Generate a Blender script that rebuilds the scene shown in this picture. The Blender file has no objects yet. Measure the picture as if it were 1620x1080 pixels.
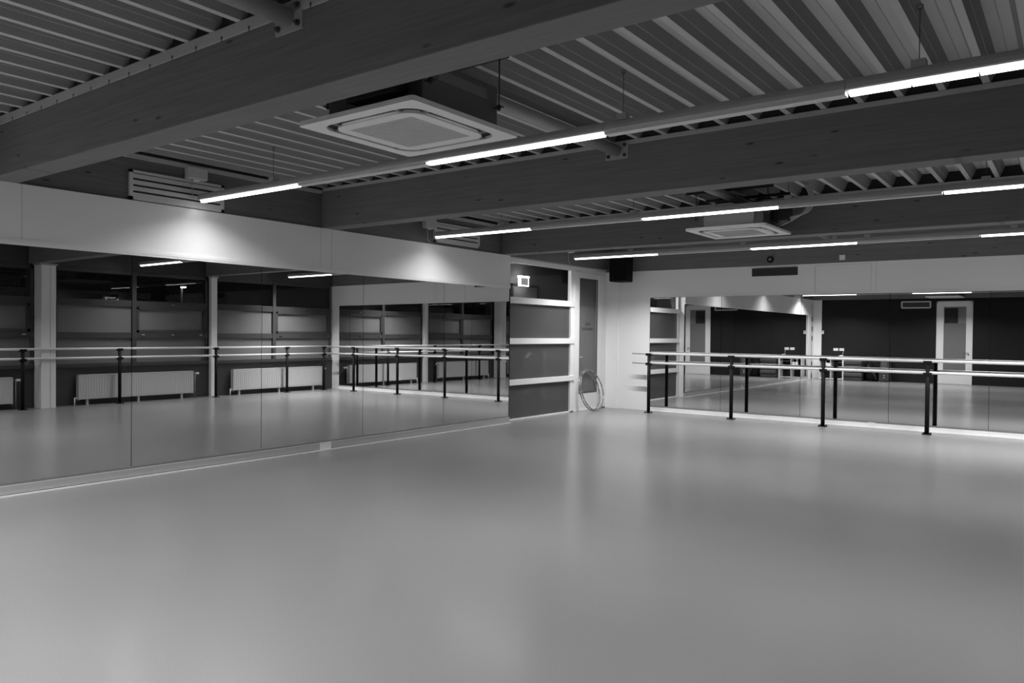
import bpy, bmesh, math, random
from mathutils import Matrix, Vector
random.seed(7)
S = bpy.context.scene
COL = S.collection
PI = math.pi

# ------------------------------------------------------------------ room measures (metres)
XA = -7.37      # left mirror wall
XG = -7.52      # glazed partition behind the line of the left mirrors
YB = 13.26      # far mirror wall
XC = 0.96       # window wall on the right, beside the camera
YD = -0.88      # black wall behind the camera
ZB = 2.69       # underside of the timber beams, top of the white band
ZM = 2.16       # top of the mirrors
ZD = 3.17       # underside of the roof deck
BEAMS = [(-0.98, -0.76), (2.53, 2.755), (6.06, 6.285), (9.65, 9.875)]

# ------------------------------------------------------------------ materials
def new_mat(name):
    m = bpy.data.materials.new(name); m.use_nodes = True
    nt = m.node_tree
    return m, nt, nt.nodes['Principled BSDF']

def plain(name, v, rough=0.6, metal=0.0, spec=0.5, bump=0.0, bscale=80):
    m, nt, b = new_mat(name)
    b.inputs['Base Color'].default_value = (v, v, v, 1)
    b.inputs['Roughness'].default_value = rough
    b.inputs['Metallic'].default_value = metal
    b.inputs['Specular IOR Level'].default_value = spec
    tc = nt.nodes.new('ShaderNodeTexCoord')
    n = nt.nodes.new('ShaderNodeTexNoise'); n.inputs['Scale'].default_value = bscale
    nt.links.new(tc.outputs['Object'], n.inputs['Vector'])
    mr = nt.nodes.new('ShaderNodeMapRange')
    mr.inputs['To Min'].default_value = v*0.94; mr.inputs['To Max'].default_value = v*1.06
    nt.links.new(n.outputs['Fac'], mr.inputs['Value'])
    nt.links.new(mr.outputs['Result'], b.inputs['Base Color'])
    if bump:
        bp = nt.nodes.new('ShaderNodeBump'); bp.inputs['Strength'].default_value = bump
        bp.inputs['Distance'].default_value = 0.002
        nt.links.new(n.outputs['Fac'], bp.inputs['Height'])
        nt.links.new(bp.outputs['Normal'], b.inputs['Normal'])
    return m

def emis(name, v, strength):
    m, nt, b = new_mat(name)
    b.inputs['Base Color'].default_value = (v, v, v, 1)
    b.inputs['Emission Color'].default_value = (1, 1, 1, 1)
    b.inputs['Emission Strength'].default_value = strength
    return m

def wood_mat(name, v, along='X', rough=0.55):
    m, nt, b = new_mat(name)
    tc = nt.nodes.new('ShaderNodeTexCoord')
    mp = nt.nodes.new('ShaderNodeMapping')
    mp.inputs['Scale'].default_value = (0.35, 9, 9) if along == 'X' else (9, 0.35, 9)
    nt.links.new(tc.outputs['Object'], mp.inputs['Vector'])
    n = nt.nodes.new('ShaderNodeTexNoise'); n.inputs['Scale'].default_value = 6; n.inputs['Detail'].default_value = 5
    n.inputs['Distortion'].default_value = 0.6
    nt.links.new(mp.outputs['Vector'], n.inputs['Vector'])
    cr = nt.nodes.new('ShaderNodeMapRange')
    cr.inputs['From Min'].default_value = 0.3; cr.inputs['From Max'].default_value = 0.7
    cr.inputs['To Min'].default_value = v*0.86; cr.inputs['To Max'].default_value = v*1.12
    nt.links.new(n.outputs['Fac'], cr.inputs['Value'])
    # glued lamellae
    mp3 = nt.nodes.new('ShaderNodeMapping')
    mp3.inputs['Scale'].default_value = (0.45, 0.01, 22) if along == 'X' else (0.01, 0.45, 22)
    nt.links.new(tc.outputs['Object'], mp3.inputs['Vector'])
    vo3 = nt.nodes.new('ShaderNodeTexVoronoi'); vo3.inputs['Scale'].default_value = 1.0; vo3.inputs['Randomness'].default_value = 0.3
    nt.links.new(mp3.outputs['Vector'], vo3.inputs['Vector'])
    lm = nt.nodes.new('ShaderNodeMapRange'); lm.inputs['To Min'].default_value = 0.92; lm.inputs['To Max'].default_value = 1.06
    nt.links.new(vo3.outputs['Color'], lm.inputs['Value'])
    ml = nt.nodes.new('ShaderNodeMath'); ml.operation = 'MULTIPLY'
    nt.links.new(cr.outputs['Result'], ml.inputs[0]); nt.links.new(lm.outputs['Result'], ml.inputs[1])
    # knots
    mp2 = nt.nodes.new('ShaderNodeMapping')
    mp2.inputs['Scale'].default_value = (1.5, 0.01, 5.0) if along == 'X' else (0.01, 1.5, 5.0)
    nt.links.new(tc.outputs['Object'], mp2.inputs['Vector'])
    vo = nt.nodes.new('ShaderNodeTexVoronoi'); vo.inputs['Scale'].default_value = 1.7
    nt.links.new(mp2.outputs['Vector'], vo.inputs['Vector'])
    kr = nt.nodes.new('ShaderNodeMapRange')
    kr.inputs['From Min'].default_value = 0.045; kr.inputs['From Max'].default_value = 0.12
    kr.inputs['To Min'].default_value = 0.38; kr.inputs['To Max'].default_value = 1.0
    nt.links.new(vo.outputs['Distance'], kr.inputs['Value'])
    mm = nt.nodes.new('ShaderNodeMath'); mm.operation = 'MULTIPLY'
    nt.links.new(ml.outputs[0], mm.inputs[0]); nt.links.new(kr.outputs['Result'], mm.inputs[1])
    nt.links.new(mm.outputs[0], b.inputs['Base Color'])
    b.inputs['Roughness'].default_value = rough
    b.inputs['Specular IOR Level'].default_value = 0.3
    return m

def deck_perf_mat(name, v):
    """sheet steel with rows of small round holes (the web is mapped along y and z)"""
    m, nt, b = new_mat(name)
    tc = nt.nodes.new('ShaderNodeTexCoord')
    sp = nt.nodes.new('ShaderNodeSeparateXYZ'); nt.links.new(tc.outputs['Object'], sp.inputs[0])
    def sine(out, k, ph=0.0):
        a = nt.nodes.new('ShaderNodeMath'); a.operation = 'MULTIPLY_ADD'
        a.inputs[1].default_value = k; a.inputs[2].default_value = ph
        nt.links.new(out, a.inputs[0])
        s = nt.nodes.new('ShaderNodeMath'); s.operation = 'SINE'
        nt.links.new(a.outputs[0], s.inputs[0]); return s.outputs[0]
    sy = sine(sp.outputs['Y'], 2*PI/0.013); sz = sine(sp.outputs['Z'], 2*PI/0.013)
    p = nt.nodes.new('ShaderNodeMath'); p.operation = 'MULTIPLY'
    nt.links.new(sy, p.inputs[0]); nt.links.new(sz, p.inputs[1])
    r = nt.nodes.new('ShaderNodeMapRange')
    r.inputs['From Min'].default_value = 0.1; r.inputs['From Max'].default_value = 0.5
    r.inputs['To Min'].default_value = v; r.inputs['To Max'].default_value = v*0.08
    nt.links.new(p.outputs[0], r.inputs['Value'])
    nt.links.new(r.outputs['Result'], b.inputs['Base Color'])
    b.inputs['Roughness'].default_value = 0.6
    return m

def floor_mat(name, v):
    m, nt, b = new_mat(name)
    tc = nt.nodes.new('ShaderNodeTexCoord')
    n = nt.nodes.new('ShaderNodeTexNoise'); n.inputs['Scale'].default_value = 0.9; n.inputs['Detail'].default_value = 3
    n2 = nt.nodes.new('ShaderNodeTexNoise'); n2.inputs['Scale'].default_value = 140; n2.inputs['Detail'].default_value = 2
    # short scuff marks
    mp = nt.nodes.new('ShaderNodeMapping'); mp.inputs['Scale'].default_value = (3.0, 11.0, 1); mp.inputs['Rotation'].default_value = (0, 0, 0.5)
    vo = nt.nodes.new('ShaderNodeTexVoronoi'); vo.inputs['Scale'].default_value = 1.3
    for a in (n, n2): nt.links.new(tc.outputs['Object'], a.inputs['Vector'])
    nt.links.new(tc.outputs['Object'], mp.inputs['Vector']); nt.links.new(mp.outputs['Vector'], vo.inputs['Vector'])
    r = nt.nodes.new('ShaderNodeMapRange'); r.inputs['To Min'].default_value = v*0.95; r.inputs['To Max'].default_value = v*1.05
    nt.links.new(n.outputs['Fac'], r.inputs['Value'])
    r2 = nt.nodes.new('ShaderNodeMapRange'); r2.inputs['To Min'].default_value = 0.86; r2.inputs['To Max'].default_value = 1.14
    nt.links.new(n2.outputs['Fac'], r2.inputs['Value'])
    r3 = nt.nodes.new('ShaderNodeMapRange'); r3.inputs['From Min'].default_value = 0.0; r3.inputs['From Max'].default_value = 0.05
    r3.inputs['To Min'].default_value = 0.80; r3.inputs['To Max'].default_value = 1.0
    nt.links.new(vo.outputs['Distance'], r3.inputs['Value'])
    m1 = nt.nodes.new('ShaderNodeMath'); m1.operation = 'MULTIPLY'
    m2 = nt.nodes.new('ShaderNodeMath'); m2.operation = 'MULTIPLY'
    nt.links.new(r.outputs['Result'], m1.inputs[0]); nt.links.new(r2.outputs['Result'], m1.inputs[1])
    nt.links.new(m1.outputs[0], m2.inputs[0]); nt.links.new(r3.outputs['Result'], m2.inputs[1])
    nt.links.new(m2.outputs[0], b.inputs['Base Color'])
    b.inputs['Roughness'].default_value = 0.225
    b.inputs['Specular IOR Level'].default_value = 0.5; b.inputs['IOR'].default_value = 1.28
    return m

def glass_mat(name, tint=0.9):
    m, nt, b = new_mat(name)
    nt.nodes.remove(b)
    out = [n for n in nt.nodes if n.type == 'OUTPUT_MATERIAL'][0]
    t = nt.nodes.new('ShaderNodeBsdfTransparent'); t.inputs['Color'].default_value = (tint, tint, tint, 1)
    g = nt.nodes.new('ShaderNodeBsdfGlossy'); g.inputs['Roughness'].default_value = 0.01
    f = nt.nodes.new('ShaderNodeFresnel'); f.inputs['IOR'].default_value = 1.55
    k = nt.nodes.new('ShaderNodeMath'); k.operation = 'MULTIPLY'; k.inputs[1].default_value = 1.0
    mx = nt.nodes.new('ShaderNodeMixShader')
    gm = nt.nodes.new('ShaderNodeNewGeometry'); iv = nt.nodes.new('ShaderNodeMath'); iv.operation = 'SUBTRACT'; iv.inputs[0].default_value = 1.0
    nt.links.new(gm.outputs['Backfacing'], iv.inputs[1]); nt.links.new(iv.outputs[0], k.inputs[1])
    nt.links.new(f.outputs[0], k.inputs[0]); nt.links.new(k.outputs[0], mx.inputs[0])
    nt.links.new(t.outputs[0], mx.inputs[1]); nt.links.new(g.outputs[0], mx.inputs[2])
    nt.links.new(mx.outputs[0], out.inputs['Surface'])
    return m

def frosted_mat(name, v, trans=0.16, rough=0.45):
    m, nt, b = new_mat(name)
    out = [n for n in nt.nodes if n.type == 'OUTPUT_MATERIAL'][0]
    b.inputs['Base Color'].default_value = (v, v, v, 1); b.inputs['Roughness'].default_value = rough; b.inputs['Specular IOR Level'].default_value = 0.3
    t = nt.nodes.new('ShaderNodeBsdfTransparent'); t.inputs['Color'].default_value = (1, 1, 1, 1)
    mx = nt.nodes.new('ShaderNodeMixShader'); mx.inputs[0].default_value = trans
    nt.links.new(b.outputs[0], mx.inputs[1]); nt.links.new(t.outputs[0], mx.inputs[2])
    nt.links.new(mx.outputs[0], out.inputs['Surface'])
    return m

M = dict(
    floor=floor_mat('linoleum', 0.235),
    white=plain('white_wall_paint', 0.88, 0.55, bump=0.15, bscale=220),
    paint=plain('white_gloss_paint', 0.80, 0.32),
    black_wall=plain('black_wall_paint', 0.016, 0.6, spec=0.2),
    anthracite=plain('anthracite_frame', 0.055, 0.4),
    wood=wood_mat('glulam_timber', 0.185, 'X'),
    wood_y=wood_mat('timber_cladding', 0.15, 'Y'),
    deck=plain('deck_coating', 0.60, 0.5),
    perf=deck_perf_mat('perforated_sheet', 0.40),
    filler=plain('deck_filler', 0.03, 0.9),
    trim=plain('pale_steel_trim', 0.46, 0.5),
    steel=plain('pale_painted_steel', 0.40, 0.4),
    bolt=plain('dark_bolt', 0.08, 0.4, 0.6),
    mirror=plain('silvered_mirror', 0.77, 0.0, 1.0, bscale=1),
    seam=plain('dark_seam', 0.02, 0.8),
    mirror_trim=plain('mirror_edge_profile', 0.35, 0.35, 0.6),
    plinth=plain('plinth_paint', 0.82, 0.4),
    plinth_grey=plain('grey_plinth_paint', 0.42, 0.45),
    joint=plain('wall_joint', 0.58, 0.6),
    pane_dark=plain('dark_door_pane', 0.09, 0.3),
    steel_light=plain('light_vent_paint', 0.62, 0.5),
    barre_black=plain('black_powder_coat', 0.007, 0.6, spec=0.2),
    barre_rail=plain('pale_ash_rail', 0.72, 0.3),
    housing=plain('lamp_housing', 0.45, 0.45),
    diffuser_off=plain('unlit_lamp_cover', 0.72, 0.4),
    lamp=emis('lit_tube_louvre', 0.8, 5.0),
    plastic=plain('off_white_plastic', 0.88, 0.38),
    grille=plain('intake_grille', 0.60, 0.5),
    dark=plain('dark_gap', 0.012, 0.7),
    galv=plain('galvanised_sheet', 0.16, 0.42, 0.5),
    radiator=plain('radiator_enamel', 0.62, 0.35),
    glass=glass_mat('clear_glass'),
    frost=frosted_mat('frosted_glass', 0.10, 0.24),
    blind=plain('grey_screen_fabric', 0.16, 0.65),
    speaker=plain('black_speaker_cabinet', 0.006, 0.75, spec=0.15),
    grey=plain('mid_grey', 0.22, 0.6),
    hoop=plain('taped_hoop', 0.26, 0.22, 0.6),
    hoop_tape=plain('pale_hoop_tape', 0.45, 0.22, 0.5),
    night=plain('night_ground', 0.02, 0.9),
    chrome=plain('brushed_handle', 0.45, 0.25, 0.9),
    corridor=plain('corridor_wall', 0.16, 0.7),
    exit=emis('exit_lamp', 0.8, 9.0),
    exitface=emis('exit_face', 0.3, 0.45),
    letter=plain('dark_lettering', 0.02, 0.6),
    street=emis('street_lamp_light', 0.8, 30.0),
    mat=plain('grey_exercise_mat', 0.045, 0.6),
    mat2=plain('light_grey_exercise_mat', 0.07, 0.6),
)

# ------------------------------------------------------------------ mesh helpers
class MB:
    def __init__(s): s.v = []; s.f = []; s.sm = []
    def box(s, x0, x1, y0, y1, z0, z1):
        if x0 > x1: x0, x1 = x1, x0
        if y0 > y1: y0, y1 = y1, y0
        if z0 > z1: z0, z1 = z1, z0
        n = len(s.v)
        s.v += [(x0,y0,z0),(x1,y0,z0),(x1,y1,z0),(x0,y1,z0),(x0,y0,z1),(x1,y0,z1),(x1,y1,z1),(x0,y1,z1)]
        for q in ((0,3,2,1),(4,5,6,7),(0,1,5,4),(1,2,6,5),(2,3,7,6),(3,0,4,7)):
            s.f.append(tuple(n+i for i in q)); s.sm.append(False)
        return s
    def cyl(s, p0, p1, r, n=16, r1=None):
        p0 = Vector(p0); p1 = Vector(p1); r1 = r if r1 is None else r1
        d = (p1-p0).normalized(); a = d.orthogonal().normalized(); b = d.cross(a)
        k = len(s.v)
        for p, rr in ((p0, r), (p1, r1)):
            for i in range(n):
                t = 2*PI*i/n; s.v.append(tuple(p + (a*math.cos(t)+b*math.sin(t))*rr))
        for i in range(n):
            j = (i+1) % n
            s.f.append((k+i, k+j, k+n+j, k+n+i)); s.sm.append(True)
        s.f.append(tuple(k+i for i in reversed(range(n)))); s.sm.append(False)
        s.f.append(tuple(k+n+i for i in range(n))); s.sm.append(False)
        return s
    def tube(s, pts, r, n=10, closed=False):
        pts = [Vector(p) for p in pts]; k0 = len(s.v); m = len(pts)
        ref = None
        for i, p in enumerate(pts):
            if closed: d = (pts[(i+1) % m]-pts[i-1]).normalized()
            else: d = (pts[min(i+1, m-1)]-pts[max(i-1, 0)]).normalized()
            if ref is None: ref = d.orthogonal().normalized()
            a = (ref - d*ref.dot(d)).normalized(); ref = a; b = d.cross(a)
            for q in range(n):
                t = 2*PI*q/n; s.v.append(tuple(p+(a*math.cos(t)+b*math.sin(t))*r))
        rng = m if closed else m-1
        for i in range(rng):
            for q in range(n):
                a0 = k0+i*n+q; a1 = k0+i*n+(q+1) % n; b0 = k0+((i+1) % m)*n+q; b1 = k0+((i+1) % m)*n+(q+1) % n
                s.f.append((a0, a1, b1, b0)); s.sm.append(True)
        if not closed:
            s.f.append(tuple(k0+q for q in reversed(range(n)))); s.sm.append(False)
            s.f.append(tuple(k0+(m-1)*n+q for q in range(n))); s.sm.append(False)
        return s
    def prism(s, poly, axis, a0, a1, smooth=False):
        """closed 2-D polygon extruded along an axis; poly holds the other two coordinates in order"""
        k = len(s.v); n = len(poly)
        for a in (a0, a1):
            for (u, w) in poly:
                s.v.append((a,u,w) if axis == 'x' else (u,a,w) if axis == 'y' else (u,w,a))
        for i in range(n):
            j = (i+1) % n
            s.f.append((k+i, k+j, k+n+j, k+n+i)); s.sm.append(smooth)
        s.f.append(tuple(k+i for i in reversed(range(n)))); s.sm.append(False)
        s.f.append(tuple(k+n+i for i in range(n))); s.sm.append(False)
        return s
    def sheet(s, prof, y0, y1):
        k = len(s.v)
        for (x, z) in prof: s.v.append((x, y0, z)); s.v.append((x, y1, z))
        for i in range(len(prof)-1):
            s.f.append((k+2*i, k+2*i+1, k+2*i+3, k+2*i+2)); s.sm.append(False)
        return s
    def build(s, name, mat, parent=None, bevel=0.0, seg=2, fix=True):
        me = bpy.data.meshes.new(name); me.from_pydata(s.v, [], s.f)
        me.polygons.foreach_set('use_smooth', s.sm)
        me.materials.append(mat)
        if fix:
            bm = bmesh.new(); bm.from_mesh(me); bmesh.ops.recalc_face_normals(bm, faces=bm.faces); bm.to_mesh(me); bm.free()
        o = bpy.data.objects.new(name, me); COL.objects.link(o)
        if parent is not None: o.parent = parent
        if bevel:
            md = o.modifiers.new('bevel', 'BEVEL'); md.width = bevel; md.segments = seg; md.limit_method = 'ANGLE'
        return o

def at(o, loc): o.location = loc; return o
def thing(name, label, cat, loc=(0,0,0), group=None, rz=0.0):
    o = bpy.data.objects.new(name, None); COL.objects.link(o)
    o.location = loc; o.rotation_euler = (0, 0, rz); o.empty_display_size = 0.1
    o['label'] = label; o['category'] = cat
    if group: o['group'] = group
    return o
def tag(o, label, cat, group=None):
    o['label'] = label; o['category'] = cat
    if group: o['group'] = group
    return o
def struct(o): o['kind'] = 'structure'; return o
def copy_tree(o, parent=None):
    c = o.copy(); COL.objects.link(c)
    if parent is not None: c.parent = parent
    for ch in list(o.children): copy_tree(ch, c)
    return c
def box(*a): return MB().box(*a)

# ------------------------------------------------------------------ setting: floor, walls, ceiling
struct(box(XG-0.1, XC+0.12, YD-0.1, YB+0.1, -0.12, 0).build('floor', M['floor']))

# left wall: solid wall behind the mirrors, the white band above them, timber above that
b = MB()
b.box(XA-0.14, XA-0.022, -0.18, 9.857, 0, ZM+0.03)
b.box(XA-0.14, XA, -0.18, 9.857, ZM+0.03, ZB)
b.box(XA-0.14, XA, YD, -0.18, 0, ZB)
wl = struct(b.build('wall_left', M['white']))
b = MB()
for y in (2.787, 6.032, 6.20): b.box(XA-0.001, XA+0.0008, y-0.003, y+0.003, ZM+0.03, ZB-0.001)
b.build('panel_joint', M['joint'], wl)
struct(box(XA-0.14, XA-0.03, YD, YB+0.1, ZB, ZD+0.16).build('wall_left_upper', M['wood_y']))
b = MB()
for (y0, y1) in ((-0.7, 2.5), (2.79, 6.03), (6.32, 9.62), (9.9, 13.1)): b.box(XA-0.03, XA+0.03, y0, y1, 3.10, 3.135)
struct(b.build('trim_1', M['trim']))
b = MB()
for (y0, y1) in ((-0.7, 2.5), (2.79, 6.03), (6.32, 9.62), (9.9, 13.1)): b.box(XA-0.03, XA+0.028, y0, y1, 3.136, 3.158)
struct(b.build('trim_2', M['dark']))

# far wall
b = MB()
b.box(XG-0.1, XC+0.1, YB+0.0, YB+0.12, ZM-0.01, ZB-0.03)
b.box(XG-0.1, -6.585, YB, YB+0.12, 0, ZM-0.01)
b.box(0.69, XC+0.1, YB, YB+0.12, 0, ZM-0.01)
b.box(-6.585, 0.69, YB+0.022, YB+0.12, 0, ZM-0.01)
b.box(XG, -7.28, YB-0.035, YB+0.0, 0, ZB-0.03)
wf = struct(b.build('wall_far', M['white']))
b = MB()
b.box(-3.567, -3.560, YB-0.0015, YB+0.001, ZM+0.01, ZB-0.07)
b.box(-2.705, -2.701, YB-0.0015, YB+0.001, ZM+0.02, ZB-0.05)
b.box(-2.628, -2.624, YB-0.0015, YB+0.001, ZM+0.02, ZB-0.03)
b.box(-3.56, -2.71, YB-0.0015, YB+0.001, ZB-0.064, ZB-0.060)
b.build('panel_joint', M['trim'], wf)
struct(box(XG-0.1, XC+0.1, YB+0.0, YB+0.12, ZB-0.03, ZD+0.16).build('wall_far_upper', M['wood']))

# black wall behind the camera
struct(box(XA-0.2, XC+0.1, YD-0.12, YD, 0, ZD+0.16).build('wall_back', M['black_wall']))
# white strip of wall between the left wall and the black wall
struct(box(XA, -7.12, YD, YD+0.03, 0, ZB).build('wall_pier', M['white'], bevel=0.004))
# window wall on the right
b = MB()
b.box(XC, XC+0.12, YD, YB, 0, 0.74)
b.box(XC, XC+0.12, YD, YB, ZB-0.02, ZD+0.16)
struct(b.build('wall_right', M['anthracite']))

# roof deck: trapezoidal sheet, ribs along y, one run per bay
P_ = 0.262
def deck(y0, y1, phase):
    webs = []; flats = []
    k0 = int((XA-0.1-phase)/P_)-1; k1 = int((XC+0.2-phase)/P_)+2
    for k in range(k0, k1):
        xr = phase + k*P_                       # right edge of a low flange
        a = [xr-0.044, xr, xr+0.046, xr+0.172, xr+P_-0.044]
        if a[0] < XA-0.02 or a[-1] > XC+0.02: continue
        zl, zh = ZD, ZD+0.115
        flats.append([(a[0], zl), (a[1], zl)])
        webs.append([(a[1], zl), (a[1]+0.018, zl+0.045), (a[1]+0.024, zl+0.05), (a[2], zh)])
        flats.append([(a[2], zh), (a[2]+0.058, zh), (a[2]+0.063, zh-0.006), (a[2]+0.068, zh), (a[3], zh)])
        webs.append([(a[3], zh), (a[4]-0.024, zl+0.05), (a[4]-0.018, zl+0.045), (a[4], zl)])
    return flats, webs
bays = [(YD, BEAMS[1][0], -4.822), (BEAMS[1][1], BEAMS[2][0], -1.56), (BEAMS[2][1], BEAMS[3][0], -1.50), (BEAMS[3][1], YB, -1.56)]
fb = MB(); wb = MB(); fill = MB()
for (y0, y1, ph) in bays:
    fl, we = deck(y0, y1, ph)
    for p in fl: fb.sheet(p, y0-0.1, y1+0.1)
    for p in we: wb.sheet(p, y0-0.1, y1+0.1)
fb.box(XG-0.2, XC+0.12, YD-0.12, YB+0.12, ZD+0.13, ZD+0.2)
cl = struct(fb.build('ceiling', M['deck'], fix=False))
wb.build('perforated_web', M['perf'], cl, fix=False)
for (ya, yb_) in BEAMS: fill.box(XA, XC, ya+0.02, yb_-0.02, ZD-0.005, ZD+0.12)
fill.box(XA, XC, YB-0.03, YB, ZD+0.0, ZD+0.12)
fill.build('profile_filler', M['filler'], cl)

# timber beams
bl = ['glued timber beam behind the camera, above the black wall',
      'nearest and largest glued timber beam, in front of the first air conditioner',
      'second glued timber beam, between the nearest and the middle lamp rows',
      'third glued timber beam, farthest from the camera, just before the far mirror wall']
for i, (ya, yb_) in enumerate(BEAMS):
    t = thing('ceiling_beam', bl[i], 'beam', (0, ya, ZB))
    h = ZD-ZB
    box(XA-0.02 if i else XA-0.02, XC, 0, yb_-ya, 0, h-0.005).build('timber', M['wood'], t, bevel=0.004)
    eh = 0.068 if i < 2 else 0.040
    for (a, c) in ((-0.012, 0.0), (yb_-ya, yb_-ya+0.012)):
        box(XA+0.01, XC, a, c, h-eh, h-0.004).build('edge_strip', M['trim'], t)
    if i != 1: continue
    s = MB()
    x = -7.1
    while x < XC:
        s.box(x-0.006, x+0.006, -0.0145, -0.012, h-0.066, h-0.050); s.box(x-0.002, x+0.002, -0.0145, -0.012, h-0.085, h-0.06); x += 0.262
    s.build('screw', M['bolt'], t)['kind'] = 'stuff'
t = thing('wall_plate_strip', 'pale steel edge strip along the top of the timber above the far mirrors', 'trim strip', (0, YB, ZD-0.06))
box(XA, XC, -0.012, 0, 0, 0.05).build('strip', M['trim'], t)

# ------------------------------------------------------------------ mirrors
YS_A = [9.855, 8.279, 6.732, 5.217, 3.752, 2.27, 0.80, -0.18]
names_a = ['first from the glazed partition', 'second from the glazed partition', 'third from the glazed partition',
           'fourth from the glazed partition', 'fifth from the glazed partition, cut by the left edge',
           'sixth from the glazed partition, out of view', 'narrow last one beside the white wall strip']
LEAN = 0.003
for i in range(len(YS_A)-1):
    y1, y0 = YS_A[i], YS_A[i+1]
    p = box(-0.006, 0, y0-y1+0.003, -0.003, 0, ZM-0.08).build('mirror_panel', M['mirror'])
    p.location = (XA-0.001, y1, 0.10); p.rotation_euler = (0, -LEAN, 0)
    tag(p, 'frameless mirror on the left wall, ' + names_a[i], 'mirror', 'mirrors on the left wall')
struct(box(XA-0.021, XA-0.018, -0.18, 9.85, 0.09, ZM+0.02).build('trim_3', M['seam']))
XS_B = [-6.58, -5.173, -3.781, -2.416, -1.068, 0.28, 0.69]
names_b = ['first from the left, beside the white corner', 'second from the left', 'third from the left, showing the white wall strip',
           'fourth from the left, showing the white door', 'fifth from the left, cut by the right edge',
           'narrow last one beside the window wall']
for i in range(len(XS_B)-1):
    x0, x1 = XS_B[i], XS_B[i+1]
    p = box(0.003, x1-x0-0.003, 0, 0.006, 0, ZM-0.10).build('mirror_panel', M['mirror'])
    p.location = (x0, YB+0.0, 0.085)
    tag(p, 'frameless mirror on the far wall, ' + names_b[i], 'mirror', 'mirrors on the far wall')
struct(box(-6.585, 0.69, YB+0.014, YB+0.018, 0.085, ZM-0.01).build('trim_4', M['seam']))
# slim profile above and below the mirrors
struct(MB().box(XA-0.02, XA+0.008, -0.18, 9.857, ZM+0.02, ZM+0.052).box(XA-0.02, XA+0.004, -0.18, 9.857, ZM, ZM+0.022).build('trim_5', M['white']))
struct(box(-6.585, 0.69, YB-0.008, YB+0.02, ZM-0.012, ZM+0.016).build('trim_6', M['white']))
struct(box(-6.585, 0.69, YB-0.010, YB+0.02, 0.072, 0.098).build('trim_7', M['mirror_trim']))
struct(box(XA-0.02, XA+0.006, -0.18, 9.857, 0.092, 0.112).build('trim_8', M['mirror_trim']))
struct(box(XA-0.02, XA+0.003, 9.857, 9.863, 0.10, ZM).build('trim_12', M['seam']))
# plinths
struct(MB().box(XA-0.02, XA+0.018, -0.18, 2.490, 0.016, 0.092).box(XA-0.02, XA+0.018, 2.497, 9.857, 0.016, 0.092).build('baseboard_left', M['plinth_grey'], bevel=0.003))
struct(MB().box(XA-0.02, XA+0.045, -0.18, 9.857, 0, 0.010).build('trim_9', M['plinth']))
tag(MB().box(XA+0.018, XA+0.024, 6.03, 6.20, 0.012, 0.098).build('plinth_cover', M['paint']), 'small white cover plate on the plinth of the left mirrors', 'cover plate')
struct(MB().box(-6.585, 0.69, YB-0.020, YB+0.02, 0.010, 0.072).build('baseboard_far', M['plinth'], bevel=0.003))
struct(MB().box(-6.585, 0.69, YB-0.050, YB+0.02, 0, 0.010).build('trim_10', M['plinth']))
tag(box(-2.71, -2.60, YB-0.026, YB-0.020, 0.008, 0.085).build('plinth_cover', M['paint']), 'small white cover plate on the plinth below the far mirrors', 'cover plate')
struct(MB().box(-3.60, -3.555, YB-0.023, YB-0.020, 0.012, 0.078).build('trim_11', M['plinth']))

# ------------------------------------------------------------------ glazed partition and door in the left corner
b = MB()
gy0, gy1 = 9.857, 13.225
b.box(XG-0.07, XG, 11.93, 12.215, 0, 2.62)                      # mullion between glazing and door
b.box(XG-0.07, XG, gy0, gy1, 2.61, ZB+0.01)                     # head
b.box(XG-0.07, XG, gy0, gy1, 0, 0.022)                          # sill
b.box(XG-0.07, XG, 13.02, gy1, 0, 2.62)
for (z0, z1) in ((1.940, 2.042), (1.264, 1.362), (0.582, 0.674)):
    b.box(XG-0.07, XG, gy0, 11.95, z0, z1)
b.box(XG-0.07, XG+0.018, 12.04, 12.205, 0, 2.60)
for (z0, z1) in ((1.940, 2.042), (1.264, 1.362), (0.582, 0.674)):
    b.box(XG, XG+0.018, gy0, 12.04, z0, z1)
b.box(XG-0.07, XG-0.005, gy0-0.12, gy0+0.05, 0, ZB)
w1 = struct(b.build('window_1', M['paint'], bevel=0.002))
for (z0, z1, m, nm) in ((2.042, 2.61, 'glass', 'clear_pane'), (1.362, 1.94, 'frost', 'frosted_pane'), (0.674, 1.264, 'frost', 'frosted_pane'), (0.022, 0.582, 'frost', 'frosted_pane')):
    box(XG-0.040, XG-0.034, gy0+0.05, 11.93, z0, z1).build(nm, M[m], w1)
d1 = struct(MB().box(XG-0.05, XG-0.008, 12.215, 12.25, 0.01, 2.60).box(XG-0.05, XG-0.008, 12.90, 13.02, 0.01, 2.60)
    .box(XG-0.05, XG-0.008, 12.25, 12.90, 0.01, 0.33).box(XG-0.05, XG-0.008, 12.25, 12.90, 2.49, 2.60).build('door_1', M['paint'], bevel=0.002))
MB().box(XG-0.02, XG-0.004, 12.25, 12.262, 0.33, 2.49).box(XG-0.02, XG-0.004, 12.885, 12.905, 0.33, 2.49).box(XG-0.02, XG-0.004, 12.25, 12.905, 0.325, 0.345).box(XG-0.02, XG-0.004, 12.25, 12.905, 2.47, 2.49).build('glazing_bead', M['anthracite'], d1)
box(XG-0.035, XG-0.03, 12.26, 12.89, 0.34, 1.96).build('frosted_pane', M['blind'], d1)
box(XG-0.036, XG-0.031, 12.26, 12.89, 1.96, 2.475).build('clear_pane', M['pane_dark'], d1)
hd = MB().cyl((XG-0.008, 12.235, 1.01), (XG+0.035, 12.235, 1.01), 0.010).cyl((XG+0.035, 12.235, 1.01), (XG+0.035, 12.33, 1.01), 0.009)
hd.build('door_handle', M['chrome'], d1)
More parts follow.
